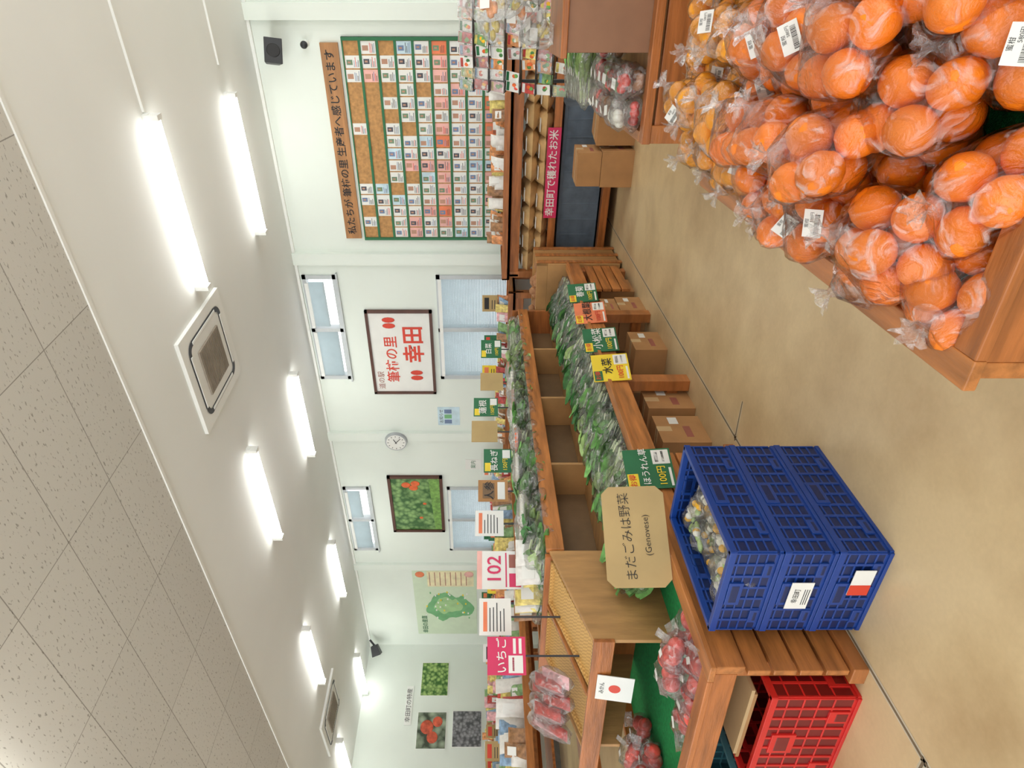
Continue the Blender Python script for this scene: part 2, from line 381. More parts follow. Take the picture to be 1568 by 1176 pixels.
# ---------- produce stand
A=math.radians(8.7); O=(-2.0,1.1,0)
mb=MB(); S=4.2; Wd=1.5
mb.box(-.035,0,0,S,.40,.50,woody); mb.box(-Wd,-.035,0,.035,.42,.50,woodx); mb.box(-Wd,-.035,S-.035,S,.36,.5,woodx); mb.box(-Wd,-Wd+.035,.035,S-.035,.36,.5,woody)
mb.box(-.06,.012,-.012,S,.498,.52,woody); mb.box(-Wd,-.06,-.012,.05,.498,.52,woodx)
mb.box(-Wd+.035,-.035,.035,S-.035,.41,.425,woodl)
for s in(.05,2.04,3.1,S-.1):
    for x in(-.11,-Wd+.05):
        mb.box(x,x+.07,s,s+.09,0,.41,wood)
    if s>.1:
        mb.box(-Wd+.05,-.05,s+.02,s+.07,.06,.13,woodx); mb.box(-Wd+.05,-.05,s+.02,s+.07,.33,.40,woodx)
for i in range(4): mb.box(-.04,-.018,.0,1.25,.055+i*.086,.13+i*.086,woody)
mb.box(-.07,.0,-.01,1.3,0,.05,wood)
for i in range(4): mb.box(-.045,-.02,3.6,S,.055+i*.078,.125+i*.078,woody)
u0=-.45;u1=-1.2
def prism(P,x0,x1,m):
    n=len(P);V=[(x0,p[0],p[1]) for p in P]+[(x1,p[0],p[1]) for p in P]
    F=[tuple(range(n)),tuple(reversed(range(n,2*n)))]+[(i,i+n,(i+1)%n+n,(i+1)%n) for i in range(n)]
    mb.add(V,F,m)
prism([(.48,.425),(1.02,.425),(1.02,.93),(.48,.79)],u0-.02,u0,woodl)
prism([(.48,.60),(1.02,.425),(1.02,.93),(.48,.79)],u1,u1+.02,woodl)
prism([(.48,.71),(1.0,.86),(1.0,.875),(.48,.725)],u1+.02,u0-.02,woodd)
mb.box(u1-.3,u0+.01,.46,.48,.70,.79,woodx)
mb.box(u1-.3,u0-.02,.99,1.02,.425,.95,woodx)
prism([(.48,.775),(1.0,.91),(1.0,.93),(.48,.795)],-.82,-.8,woody)
mb.box(u1,u0,1.02,S,.87,.89,woodl)
mb.box(u0-.02,u0+.01,1.02,S,.855,.945,woody); mb.box(u1-.02,u1,1.02,S,.855,.945,woody); mb.box(u1,u0,S-.02,S,.425,1.0,woodx)
mb.box(u0-.25,u0-.23,1.02,S,.425,.87,woodd)
for s in(1.75,2.55,3.35): mb.box(u0-.23,u0,s,s+.02,.425,.87,woodl)
mb.box(u0-.23,u0-.01,1.02,S,.62,.635,woodl)
mb.build('produce_display_stand',O,A,.003)
mb=MB(); mb.box(-Wd+.04,-.04,.04,.98,.427,.436,turf); mb.box(-.44,-.04,.98,S-.04,.427,.434,turf); mb.build('green_turf_mat',O,A)
def weave():
    m,nt,b=nodes('woven_straw');N=nt.nodes;K=nt.links
    tc=N.new('ShaderNodeTexCoord');ch=N.new('ShaderNodeTexChecker');ch.inputs['Scale'].default_value=90
    ch.inputs['Color1'].default_value=L((222,182,112))+(1,);ch.inputs['Color2'].default_value=L((190,146,82))+(1,)
    K.new(tc.outputs['Object'],ch.inputs['Vector']);K.new(ch.outputs[0],b.inputs['Base Color'])
    bp=N.new('ShaderNodeBump');bp.inputs['Strength'].default_value=.6;bp.inputs['Distance'].default_value=.005;K.new(ch.outputs[1],bp.inputs['Height']);K.new(bp.outputs[0],b.inputs['Normal']);return m
wv=weave(); mb=MB()
Sl=Matrix.Translation((0,.48,.765))@Matrix.Rotation(math.atan2(.15,.52),4,'X')
for x0,x1 in((-.78,-.49),(-1.17,-.84)):
    mb.box(x0,x1,.02,.53,-.015,-.005,wv,Sl)
    for q in((x0,x0+.012,.02,.53),(x1-.012,x1,.02,.53),(x0,x1,.02,.032),(x0,x1,.518,.53)): mb.box(*q,-.005,.012,wv,Sl)
mb.build('woven_straw_tray',O,A)

# ---------- greens
def leaf(mb,M,Ln,w,curl,m,ms,sf=.35):
    n=7;V=[];F=[];o=R.random()*60
    for i in range(n+1):
        t=i/n
        ww=w*(.12 if t<sf else .12+.88*math.sin(math.pi*min(1,((t-sf)/(1-sf))**.8*.93)))
        z=curl*t*t
        for j,k in enumerate((-1,-.5,0,.5,1)):
            V.append((t*Ln,k*ww,z+abs(k)*ww*.35+(.012*noise.noise(Vector((t*9+o,k*4,0))) if t>sf else 0)))
    for i in range(n):
        for j in range(4): F.append((i*5+j,i*5+j+1,(i+1)*5+j+1,(i+1)*5+j))
    cut=int(sf*n)*4
    mb.add(V,F[:cut],ms,True,M); mb.add(V,F[cut:],m,True,M)
def bundle(mb,M,Ln=.32,W=.1,H=.06,n=16,kind=0,fl=True):
    for i in range(n):
        y=R.uniform(-1,1)*W*.22; z=R.uniform(-.4,.5)*H
        T=M@Matrix.Translation((-Ln/2+R.uniform(0,.03),y,z))@Matrix.Rotation(R.uniform(-.22,.22),4,'Z')@Matrix.Rotation(R.uniform(-1.2,1.2),4,'X')@Matrix.Rotation(R.uniform(-.1,.08),4,'Y')
        mm=[leafd,leafm,leafl][kind] if R.random()<.75 else leafm
        leaf(mb,T,Ln*R.uniform(.8,.98),R.uniform(.022,.04)*(W/.1),R.uniform(-.03,.03),mm,stem,.3 if kind<2 else .5)
    if fl: mb.sph((0,0,0),1,FILMG,14,8,M,n=.25,sc=(Ln*.54,W*.62,H*.85),p=.75)
    if fl and R.random()<.5: mb.box(-.02,.02,-.014,.014,H*.78,H*.79,paper,M@Matrix.Rotation(R.uniform(-.5,.5),4,'Z'))
mb=MB()
s=.74
while s<4.05:
    kind=0 if s>2.1 else 1
    for row in range(2):
        for lay in range(2):
            M=Matrix.Translation((-.19-.12*row+R.uniform(-.02,.01),s+R.uniform(-.02,.02),.485+.07*lay+.05*row))@Matrix.Rotation(math.pi+R.uniform(-.3,.3)+(1.2 if kind==1 and R.random()<.4 else 0),4,'Z')@Matrix.Rotation(-.25+R.uniform(-.1,.1),4,'Y')
            bundle(mb,M,.25 if kind else .27,.1,.06,13,kind if R.random()<.85 else 2)
    s+=.1
mb.build('bagged_leafy_greens',O,A)
mb=MB(); s=1.12
while s<4.1:
    for row in range(3):
        for lay in range(2 if R.random()<.6 else 1):
            kind=R.choice([1,1,0,2]) if s<2.6 else R.choice([1,2,2])
            M=Matrix.Translation((-.56-.2*row,s+R.uniform(-.03,.03),.935+.06*lay))@Matrix.Rotation(R.uniform(-.5,.5)+math.pi*(R.random()<.5),4,'Z')@Matrix.Rotation(R.uniform(-.15,.15),4,'Y')
            bundle(mb,M,.26,.11,.06,9,kind)
    s+=.12
mb.build('bagged_vegetables',O,A)
mb=MB(); daik=mat('white_radish',(235,235,222),.4,.05); brn=mat('brown_root',(170,120,80),.6,.2)
for i in range(18):
    s=R.uniform(1.3,4.0); M=Matrix.Translation((-.5-R.random()*.3,s,1.04))@Matrix.Rotation(R.uniform(-.6,.6),4,'Z')
    m=R.choice([daik,daik,brn,kaki])
    for q in range(3): mb.cyl((-.08,-.03+.03*q,0),(.08,-.03+.03*q,.01),.016,.01,10,m,M)
    mb.pillow(.2,.13,.07,FILMT,M)
mb.build('bagged_root_vegetables',O,A)

# ---------- oranges
def hull(P):
    bm=bmesh.new()
    for p in P: bm.verts.new(p)
    r=bmesh.ops.convex_hull(bm,input=bm.verts[:])
    dele=[g for g in r['geom_interior'] if isinstance(g,bmesh.types.BMVert)]
    bmesh.ops.delete(bm,geom=dele,context='VERTS')
    bmesh.ops.recalc_face_normals(bm,faces=bm.faces[:])
    bmesh.ops.subdivide_edges(bm,edges=[e for e in bm.edges if e.calc_length()>.02],cuts=1)
    bmesh.ops.triangulate(bm,faces=bm.faces[:])
    for v in bm.verts:
        c=v.co; a=math.atan2(c.y,c.x); hz=max(0,c.z)/.1
        v.co+=c.normalized()*(.006*noise.noise(c*50)+.005*hz*math.sin(a*11))
    bm.verts.index_update(); V=[v.co.copy() for v in bm.verts];F=[[v.index for v in f.verts] for f in bm.faces]; bm.free(); return V,F
def cluster(n,r):
    P=[Vector((R.gauss(0,1),R.gauss(0,1),R.gauss(0,.7)))*r for _ in range(n)]
    for it in range(200):
        for i in range(n):
            P[i]*=.97
            for j in range(n):
                if i!=j:
                    d=P[i]-P[j]
                    if d.length<2*r: 
                        k=(2*r-d.length)/2; d.normalize(); P[i]+=d*k; P[j]-=d*k
    return P
def variant(n,r):
    P=cluster(n,r); pts=[]
    for p in P:
        for i in range(60):
            ph=math.acos(1-2*(i+.5)/60);t=i*2.39996
            pts.append(p+Vector((math.sin(ph)*math.cos(t),math.sin(ph)*math.sin(t),math.cos(ph)))*r*1.05)
    top=max(p.z for p in P)+r*1.5; bot=min(p.z for p in P)-r
    pts.append(Vector((0,0,top)))
    for i in range(8): pts.append(Vector((.018*math.cos(i*.785),.018*math.sin(i*.785),top-.006)))
    return P,hull(pts),top,bot,r
def put(mb,v,M,peel,label=False):
    P,(V,F),top,bot,r=v
    for p in P: mb.sph(p,r,peel,16,11,M@Matrix.Translation(p)@Matrix.Rotation(R.random()*6,4,'X')@Matrix.Translation(-p),n=.05,sc=(1,1,.9))
    mb.add(V,F,FILM,True,M)
    n=28;VV=[];FF=[];prof=[(.026,-.014),(.011,.002),(.007,.009),(.011,.015),(.019,.024),(.025,.031)]
    o=R.random()*6
    for j,(q,z) in enumerate(prof):
        for i in range(n):
            t=2*math.pi*i/n; k=q*(1+.38*math.sin(7*t+o+j*.4)*(j/5)); VV.append((k*math.cos(t)+.012*j/5*math.sin(o),k*math.sin(t),top+z+.006*math.sin(5*t+o)*(j/5)))
    for j in range(len(prof)-1):
        for i in range(n): FF.append((j*n+i,j*n+(i+1)%n,(j+1)*n+(i+1)%n,(j+1)*n+i))
    mb.add(VV,FF,FILMW,True,M)
    if label:
        d=Vector((R.uniform(-.5,.5),-1,R.uniform(.6,1.3))); d.normalize()
        Mi=M.inverted().to_3x3(); dl=(Mi@d).normalized()
        k=max(Vector(p).dot(dl) for p in V)+.002
        c=M@(dl*k)
        z=d;x=Vector((0,0,1)).cross(z).normalized();y=z.cross(x)
        Q=Matrix(((x.x,y.x,z.x,c.x),(x.y,y.y,z.y,c.y),(x.z,y.z,z.z,c.z),(0,0,0,1)))@Matrix.Rotation(R.uniform(-.5,.5),4,'Z')
        mb.box(-.027,.027,-.018,.018,0,.0015,paper,Q)
        x0=-.022
        while x0<.018:
            w=R.choice([.0006,.001,.0016]); mb.box(x0,x0+w,-.013,-.003,.0015,.0018,black,Q); x0+=w+.0012
        text(mb,'蜜柑',.009,black,Q,0,.011,.0018,.045); text(mb,'580円',.008,black,Q,.012,.002,.0018,.045)
T1=(-.63,.84,0); A1=math.radians(7.5)
VO=[variant(7,.041),variant(6,.044),variant(8,.039),variant(7,.042)]; VM=[variant(9,.031),variant(9,.032),variant(8,.034)]
mo=MB(); mm=MB()
Tw,Tl=1.3,1.45
for lay in range(3):
    off=.0 if lay%2==0 else .09
    for ix in range(6):
        for iy in range(7):
            x=.115+.185*ix+off+R.uniform(-.02,.012); y=.115+.185*iy+off+R.uniform(-.015,.015)
            if lay==1: x-=.05 if ix==0 else 0
            if lay==2 and (ix<1 or iy<1 or R.random()<.2): continue
            if x>Tw-.1 or y>Tl-.1: continue
            far=y>.80-.25*(x-.3)
            M=Matrix.Translation((x,y,.452+.086*lay-(.01 if ix==0 else 0)))@Matrix.Rotation(R.random()*6.28,4,'Z')@Matrix.Rotation(R.uniform(-.9,.9),4,'X')
            if far: put(mm,R.choice(VM),M,mandarin,R.random()<.25)
            else: put(mo,R.choice(VO),M,orange,R.random()<.4)
mo.build('bagged_oranges_pile',T1,A1); mm.build('bagged_mandarins_pile',T1,A1)
mb=MB()
mb.box(0,.03,0,Tl,.3,.45,woody); mb.box(Tw-.03,Tw,0,Tl,.3,.45,woody); mb.box(.03,Tw-.03,0,.03,.3,.45,woodx); mb.box(.03,Tw-.03,Tl-.03,Tl,.3,.45,woodx)
mb.box(-.015,.04,-.015,Tl+.015,.45,.472,woody); mb.box(.04,Tw,-.015,.04,.45,.472,woodx); mb.box(.04,Tw,Tl-.04,Tl+.015,.45,.472,woodx)
mb.box(.03,Tw-.03,.03,Tl-.03,.33,.345,woodl); mb.box(.03,Tw-.03,.03,Tl-.03,.345,.356,turf)
for x in(.04,Tw-.12):
    for y in(.04,Tl-.12): mb.box(x,x+.08,y,y+.08,0,.33,wood)
mb.build('orange_display_table',T1,A1,.003)

# ---------- blue crates
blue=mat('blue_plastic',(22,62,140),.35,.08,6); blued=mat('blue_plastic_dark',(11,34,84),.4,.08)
def crate(name,w,l,h,m,md,loc,rz):
    mb=MB(); t=.012
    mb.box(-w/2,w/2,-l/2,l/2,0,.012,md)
    for (a,b,ax) in((w,l,0),(l,w,1)):
        for sgn in(-1,1):
            Q=Matrix.Rotation(0 if ax==0 else math.pi/2,4,'Z')@Matrix.Translation((0,sgn*b/2,0))
            y0,y1=(-t,0) if sgn>0 else (0,t)
            o0,o1=(y0-.006,y1) if sgn<0 else (y0,y1+.006)
            mb.box(-a/2,a/2,y0,y1,0,.022,m,Q); mb.box(-a/2-.004,a/2+.004,o0,o1,h-.022,h,m,Q)
            mb.box(-a/2,a/2,min(o0,o1) if sgn<0 else y0,(y1 if sgn<0 else o1),0,.012,m,Q)
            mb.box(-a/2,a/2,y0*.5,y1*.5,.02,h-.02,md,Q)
            n=max(4,int(a/.05))
            for i in range(n+1):
                x=-a/2+i*a/n; ww=.005
                mb.box(max(-a/2,x-ww),min(a/2,x+ww),y0-.004*(sgn<0),y1+.004*(sgn>0),.02,h-.02,m,Q)
            for z in(.28,.45,.62,.8): mb.box(-a/2,a/2,y0-.003*(sgn<0),y1+.003*(sgn>0),h*z-.003,h*z+.003,m,Q)
            mb.box(-.05,.05,y0-.008*(sgn<0),y1+.008*(sgn>0),h*.58,h*.86,m,Q)
            mb.box(-.038,.038,y0-.009*(sgn<0),y1+.009*(sgn>0),h*.65,h*.8,md,Q)
            for x in(-a*.3,a*.3):
                mb.box(x-.03,x+.03,y0-.007*(sgn<0),y1+.007*(sgn>0),.02,h*.3,m,Q); mb.box(x-.02,x+.02,y0-.008*(sgn<0),y1+.008*(sgn>0),.026,h*.22,md,Q)
    return mb.build(name,loc,rz,.0015)
ca=math.radians(5.5); cc0=(-1.8,1.49)
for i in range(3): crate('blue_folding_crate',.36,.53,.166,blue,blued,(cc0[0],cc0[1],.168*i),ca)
mb=MB(); Mc=Matrix.Translation((cc0[0],cc0[1],0))@Matrix.Rotation(ca,4,'Z')
Q=Mc@face((.0,-.277,.25),(0,-1)); mb.box(-.06,.06,-.035,.035,0,.002,paper,Q); text(mb,'幸田町',.022,dark,Q,0,.01,.003)
for q in range(3): mb.box(-.04,.03,-.014-.007*q,-.012-.007*q,.002,.003,dark,Q)
Q=Mc@face((.06,-.277,.07),(0,-1)); mb.box(-.055,.055,-.032,.032,0,.002,paper,Q); mb.box(-.055,-.01,-.032,.032,.002,.003,red,Q)
mb.build('crate_label')
mb=MB(); yf=mat('yellow_fruit',(240,180,40),.4,.2,20,island=.15)
for i in range(24):
    M=Mc@Matrix.Translation((R.uniform(-.12,.12),-.21+.035*(i%12),.40+.035*(i//12)))@Matrix.Rotation(R.uniform(-1,1),4,'Z')@Matrix.Rotation(R.uniform(-.4,.4),4,'X')
    for q in range(3): mb.sph((R.uniform(-.04,.04),R.uniform(-.03,.03),R.uniform(.01,.03)),.014,R.choice([yf,yf,daik]),8,6,M)
    for q in range(3): mb.sph((R.uniform(-.05,.05),R.uniform(-.03,.03),0.01),.018,R.choice([leafl,daik]),8,6,M,sc=(1.5,.8,.5))
    mb.sph((0,0,.01),1,FILMG,12,8,M,n=.3,sc=(.06,.05,.04))
mb.build('bagged_edible_flowers')
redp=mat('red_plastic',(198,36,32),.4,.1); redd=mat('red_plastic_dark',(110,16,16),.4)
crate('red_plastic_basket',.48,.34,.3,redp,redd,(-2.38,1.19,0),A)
mb=MB(); mb.box(-.2,.16,-.1,.1,0,.012,card); mb.box(-.18,.18,-.1,.09,.012,.024,tape); mb.build('folded_cardboard',(-2.38,1.19,.302),A)
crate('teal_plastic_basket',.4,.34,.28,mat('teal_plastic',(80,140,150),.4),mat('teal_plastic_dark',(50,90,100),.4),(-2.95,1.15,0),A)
def cbox(x,y,z,w,l,h,rz):
    mb=MB(); mb.box(-w/2,w/2,-l/2,l/2,0,h,card); mb.box(-w/2-.001,w/2+.001,-.025,.025,h*.7,h+.001,tape)
    for s_ in(1,-1): mb.box(s_*w/2-.001,s_*w/2+.001,-l*.3,l*.1,h*.3,h*.45,bi)
    mb.box(w/2,w/2+.0015,.05,.12,h*.5,h*.7,paper)
    mb.box(-w/2,w/2,-.002,.002,h,h+.002,mat('box_gap',(80,55,30)))
    mb.build('cardboard_box',(x,y,z),rz,.003)
cbox(-2.58,2.72,0,.34,.28,.27,A); cbox(-2.6,3.01,0,.34,.22,.28,A+.02); cbox(-2.66,3.75,0,.34,.3,.22,A); cbox(-2.74,4.4,0,.34,.3,.2,A); cbox(-2.74,4.4,.203,.32,.28,.12,A); cbox(-2.82,4.85,0,.34,.3,.28,A)
# ---------- signs
def sign(M,w,h,bg,bars,txts,stake=0):
    mb=MB(); mb.box(-w/2,w/2,-h/2,h/2,-.004,0,bg,M)
    for x0,x1,y0,y1,m in bars: mb.box(x0*w/2,x1*w/2,y0*h/2,y1*h/2,0,.0015,m,M)
    for s_,sz,x,y,m in txts: text(mb,s_,sz*h,m,M,x*w/2,y*h/2,.0035,w*.9,.01)
    if stake: mb.box(-.004,.004,-h/2-stake,-h/2+.02,-.012,-.004,dark,M)
    return mb
LM=Matrix.Translation(O)@Matrix.Rotation(A,4,'Z')
for s,nm,bg in((3.34,'春菊',greens),(2.93,'大根葉',oc),(2.46,'小松菜',greens),(2.06,'水菜',yellow),(1.03,'ほうれん草',greens)):
    M=LM@face((.045,s,.49),(1,-.35),-.1)
    tm=paper if bg is greens else black
    sign(M,.22,.22,bg,[(-.95,-.25,.5,.95,yellow if bg is not yellow else greens),(.2,.92,-.92,-.2,paper),(.3,.8,-.45,-.3,dark),(.3,.85,-.7,-.6,dark),(-.9,-.0,-.9,-.8,paper)],[(nm,.3,.1,.15,tm),('100円',.2,-.4,-.5,yellow if bg is greens else red),('お得',.16,-.6,.72,red)]).build('price_sign')
top=[(3.99,1.195,.21,.19,greens),(3.35,1.195,.18,.19,cardb),(2.93,1.245,.17,.19,greens),(2.58,1.255,.18,.19,cardb),(2.21,1.165,.18,.19,greens),(1.88,1.2,.15,.19,card),(1.57,1.225,.16,.17,paper),(1.19,1.17,.21,.25,paper),(.87,1.2,.18,.16,paper),(.64,1.15,.17,.18,pink)]
names=['白菜','','蓮根','','長ねぎ','人参','','102','','いちご']
for i,(s,z,w,h,bg) in enumerate(top):
    M=LM@face((-.75,s,z),(.9,-.45),0)
    base=.89 if s>1.02 else .80
    tm=paper if bg in(greens,pink) else black
    bars=[(-.9,-.2,.5,.92,yellow),(.2,.9,-.9,-.35,paper)] if bg is greens else []
    if i in(6,8): bars=[(-.8,.8,.5,.75,oc)]+[(-.8,R.uniform(.2,.8),.3-.22*q,.36-.22*q,dark) for q in range(5)]
    if i==5: bars=[(-.7,.7,-.1,.7,woodd),(-.8,.8,-.8,-.3,paper)]
    if i==7: bars=[(-1,1,.78,1,pk),(-.9,-.2,-.9,-.4,pink),(.1,.8,-.9,-.4,bi),(-.9,.9,-.3,-.24,pink)]; tm=pink
    if i==9: bars=[(-.9,.0,-.85,-.1,paper),(.1,.9,-.8,-.65,paper),(.1,.9,-.5,-.35,paper),(-.8,-.1,-.4,-.3,pink)]
    tx=[(names[i],.34 if i!=7 else .42,.0,.22,tm)] if names[i] else []
    if bg is greens: tx.append(('150円',.2,-.35,-.55,yellow))
    sign(M,w,h,bg,bars,tx,z-h/2-base).build('price_sign')
mb=MB(); M=face((-2.035,1.67,.648),(.87,-.49),-.12); w,h=.2,.125;c=.03
P=[(-w+c,-h),(w-c,-h),(w,-h+c),(w,h-c),(w-c,h),(-w+c,h),(-w,h-c),(-w,-h+c)]
V=[(x,y,0) for x,y in P]+[(x,y,-.005) for x,y in P]
mb.add(V,[tuple(range(8)),tuple(reversed(range(8,16)))]+[(i,i+8,(i+1)%8+8,(i+1)%8) for i in range(8)],cardb,False,M)
text(mb,'まだごみは野菜',.052,black,M@Matrix.Rotation(.04,4,'Z'),0,.03,.003,.34,-.008); text(mb,'(Genovese)',.035,black,M@Matrix.Rotation(.03,4,'Z'),.0,-.045,.003,None,-.008); mb.build('handwritten_card_sign')
mb=MB(); M=LM@face((-.72,.445,.68),(0,-1),-.15); mb.box(-.08,.08,-.08,.08,0,.003,paper,M); mb.cyl((0,.0,.003),(0,0,.004),.026,.026,20,red,M); text(mb,'みかん',.025,black,M,0,.055,.005); mb.build('paper_label_card')
mb=MB()
def applebag(M,n=5,r=.034):
    for i in range(n): mb.sph((R.uniform(-.05,.05),R.uniform(-.045,.045),R.uniform(-.01,.02)),r,applem,12,8,M,n=.05)
    mb.sph((0,0,.005),1,FILMG,14,8,M,n=.3,sc=(.09,.08,.06)); mb.pillow(.07,.05,.01,FILMW,M@Matrix.Translation((.06,.04,.06))@Matrix.Rotation(.8,4,'X'))
    mb.box(-.02,.02,-.012,.012,.062,.063,paper,M)
for (x,y) in [(-.12,.12),(-.24,.14),(-.36,.12),(-.13,.27),(-.25,.29),(-.48,.13),(-1.02,.14),(-1.14,.2),(-1.28,.16),(-1.14,.38),(-1.3,.36),(-1.2,.55)]:
    applebag(Matrix.Translation((x,y,.475))@Matrix.Rotation(R.random()*6,4,'Z'))
for (x,y) in [(-.18,.2),(-.3,.2),(-1.15,.28),(-1.2,.45)]: applebag(Matrix.Translation((x,y,.545))@Matrix.Rotation(R.random()*6,4,'Z'))
mb.build('bagged_apples',O,A)
cols=[mat('pack_yellow',(236,208,122),.35,.35,30),mat('pack_orange',(226,152,95),.35,.35,30),mat('pack_red',(190,72,66),.35,.35,30),mat('pack_white',(232,230,224),.35,.08,30),mat('pack_green',(132,170,112),.35,.35,30),mat('pack_brown',(165,122,84),.35,.35,30),mat('pack_pink',(228,176,180),.35,.25,30),mat('pack_blue',(140,170,198),.35,.3,30)]
mb=MB()
for i in range(12):
    x=-.6-.5*R.random(); y=1.12+.05*(i%3)
    mb.pillow(.14,.18,.06,R.choice(cols[:2]+[cols[5],cols[3]]),LM@face((x,y,1.0),(.8,-.6),-.25),paper)
for i in range(12):
    M=LM@face((-.85-.035*i,.54+R.uniform(0,.14),.91+R.uniform(0,.05)),(.6+R.uniform(-.3,.3),-.8),-.9)
    mb.pillow(.06,.18,.04,R.choice([cols[2],cols[6],cols[2]]),M); mb.sph((0,0,0),1,FILMG,12,8,M,n=.3,sc=(.05,.12,.035))
mb.build('snack_packs')

def table(name,w,l,z,loc,rz,shelf=0):
    mb=MB(); mb.box(0,w,0,l,z-.03,z,woodx)
    mb.box(0,w,0,.02,z-.03,z+.05,woodx); mb.box(0,w,l-.02,l,z-.03,z+.05,woodx);mb.box(0,.02,0,l,z-.03,z+.05,woody);mb.box(w-.02,w,0,l,z-.03,z+.05,woody)
    for x in(0.02,w-.09):
        for y in(0.02,l-.09): mb.box(x,x+.07,y,y+.07,0,z-.03,wood)
    mb.box(.02,w-.02,.03,.06,z-.12,z-.03,woodx); mb.box(.03,.06,.02,l-.02,z-.12,z-.03,woody)
    for sz in(shelf if isinstance(shelf,(list,tuple)) else [shelf] if shelf else []):
        mb.box(.01,w-.01,.01,l-.01,sz-.03,sz,woodx); mb.box(0,w,0,.02,sz-.05,sz+.02,woodx)
    return mb.build(name,loc,rz,.003)
def goods(name,w,l,z,loc,rz,n,facing=(0,-1),cards=0,hmax=.2,pal=None):
    mb=MB()
    for i in range(n):
        h=R.uniform(.1,hmax);x=R.uniform(.1,w-.1);y=R.uniform(.1,l-.1)
        M=face((x,y,z+h*.48+.01),(facing[0]+R.uniform(-.4,.4),facing[1]+R.uniform(-.4,.4)),-R.uniform(.1,.7))
        mb.pillow(R.uniform(.09,.15),h,.05,R.choice(pal or cols),M,paper if R.random()<.5 else None)
    mb.build(name,loc,rz)
    for i in range(cards):
        q=MB();x=w*(i+.5)/cards
        M=face((0,0,0),facing) ; hh=R.uniform(.13,.2);ww=R.uniform(.12,.22)
        bg=R.choice([paper,yellow,greens,cardb,pk,paper])
        q.box(-ww/2,ww/2,.14,.14+hh,-.003,0,bg,M); q.box(-ww*.35,ww*.35,.14+hh*.55,.14+hh*.85,0,.001,R.choice([red,black,oc,greens]),M); q.box(-.004,.004,-.01,.15,-.008,-.003,dark,M)
        for e in range(2): q.box(-ww*.35,ww*.2,.14+hh*(.15+.17*e),.14+hh*(.2+.17*e),0,.001,dark,M)
        X=Matrix.Translation(loc)@Matrix.Rotation(rz,4,'Z')@Vector((x,l*R.uniform(.3,.7),z+.02)); q.build('price_sign',X,rz)
table('rice_display_table',2.2,.68,1.03,(-3.15,5.9,0),0,[.62,.12])
mb=MB(); kraft=mat('kraft_rice_bag',(214,176,122),.6,.15,8,.3)
for i in range(9):
    for lay in range(2):
        M=Matrix.Translation((-3.02+.235*i+.05*lay,6.13,.70+.12*lay))@Matrix.Rotation(R.uniform(-.2,.2)+math.pi/2,4,'Z')
        mb.pillow(.4,.23,.14,kraft,M)
        mb.box(-.15,-.1,-.06,.06,.05,.058,paper,M)
mb.build('rice_bags')
mb=MB(); M=face((-2.05,5.893,.63),(0,-1)); mb.box(-.42,.42,-.06,.06,0,.004,pink,M); text(mb,'幸田町で穫れたお米',.09,paper,M,0,0,.006,.8,.01); mb.build('pink_banner')
pal2=[cols[3],cols[0],cols[3],cols[1],cols[5]]
goods('packaged_flour',2.1,.6,1.03,(-3.1,5.95,0),0,60,(0,-1),0,.2,pal2)
mb=MB(); bg_=mat('blue_grey_sheet',(105,122,138),.6,.2)
mb.box(0,1.5,0,.02,.12,.5,bg_); mb.box(0,1.5,.38,.4,.12,.5,bg_); mb.box(0,.02,.02,.38,.12,.5,bg_); mb.box(1.48,1.5,.02,.38,.12,.5,bg_); mb.box(0,1.5,0,.4,.12,.14,bg_); mb.box(-.01,1.51,-.01,.41,.5,.53,bg_)
for i in range(9): mb.box(.1+i*.16,.115+i*.16,-.006,0,.14,.5,bg_)
mb.build('blue_storage_bin',(-3.0,6.1,.0),0,.004)
cbox(-1.85,5.55,0,.3,.3,.27,.1); cbox(-1.85,5.55,.273,.28,.28,.2,.05); cbox(-1.5,5.62,0,.3,.3,.32,-.1)
table('long_display_table',2.6,.55,.95,(-6.0,6.1,0),0,.5); goods('packaged_vegetables',2.5,.5,.95,(-5.95,6.12,0),0,60,(0,-1),5,.18)
table('long_display_table',4.6,.55,.95,(-10.7,6.1,0),0,.5); goods('packaged_snacks',4.5,.5,.95,(-10.65,6.12,0),0,110,(0,-1),9,.25)
table('side_display_table',.6,4.5,.95,(-11.3,1.2,0),0,.5); goods('packaged_sweets',.5,4.4,.95,(-11.25,1.25,0),0,80,(1,0),0,.35)
table('island_display_table',.8,4.0,.92,(-5.4,1.6,0),A,.5); goods('packaged_pickles',.75,3.9,.92,(-5.4,1.65,0),A,150,(.8,-.5),4,.26)
table('island_display_table',.8,3.4,.92,(-8.2,1.6,0),A,.5); goods('packaged_confectionery',.75,3.3,.92,(-8.2,1.65,0),A,110,(.8,-.5),4,.36)
mb=MB()
for i in range(60): mb.sph((R.uniform(-1.1,-.1),S+.12+R.uniform(0,.33),.72+R.uniform(0,.07)),R.uniform(.03,.045),brn,10,7,n=.2)
mb.build('potato_pile',O,A)
mb=MB(); mb.box(-1.2,-.02,S+.05,S+.55,.02,.68,woodl); mb.box(-1.2,-.02,S+.05,S+.07,.68,.78,woodl);mb.box(-.04,-.02,S+.05,S+.55,.68,.78,woodl);mb.box(-1.2,-.02,S+.53,S+.55,.68,.78,woodl)
for y in(.07,.28,.49): mb.box(-.02,-.005,S+y,S+y+.05,.0,.78,woody)
mb.build('wooden_produce_bin',O,A,.003)

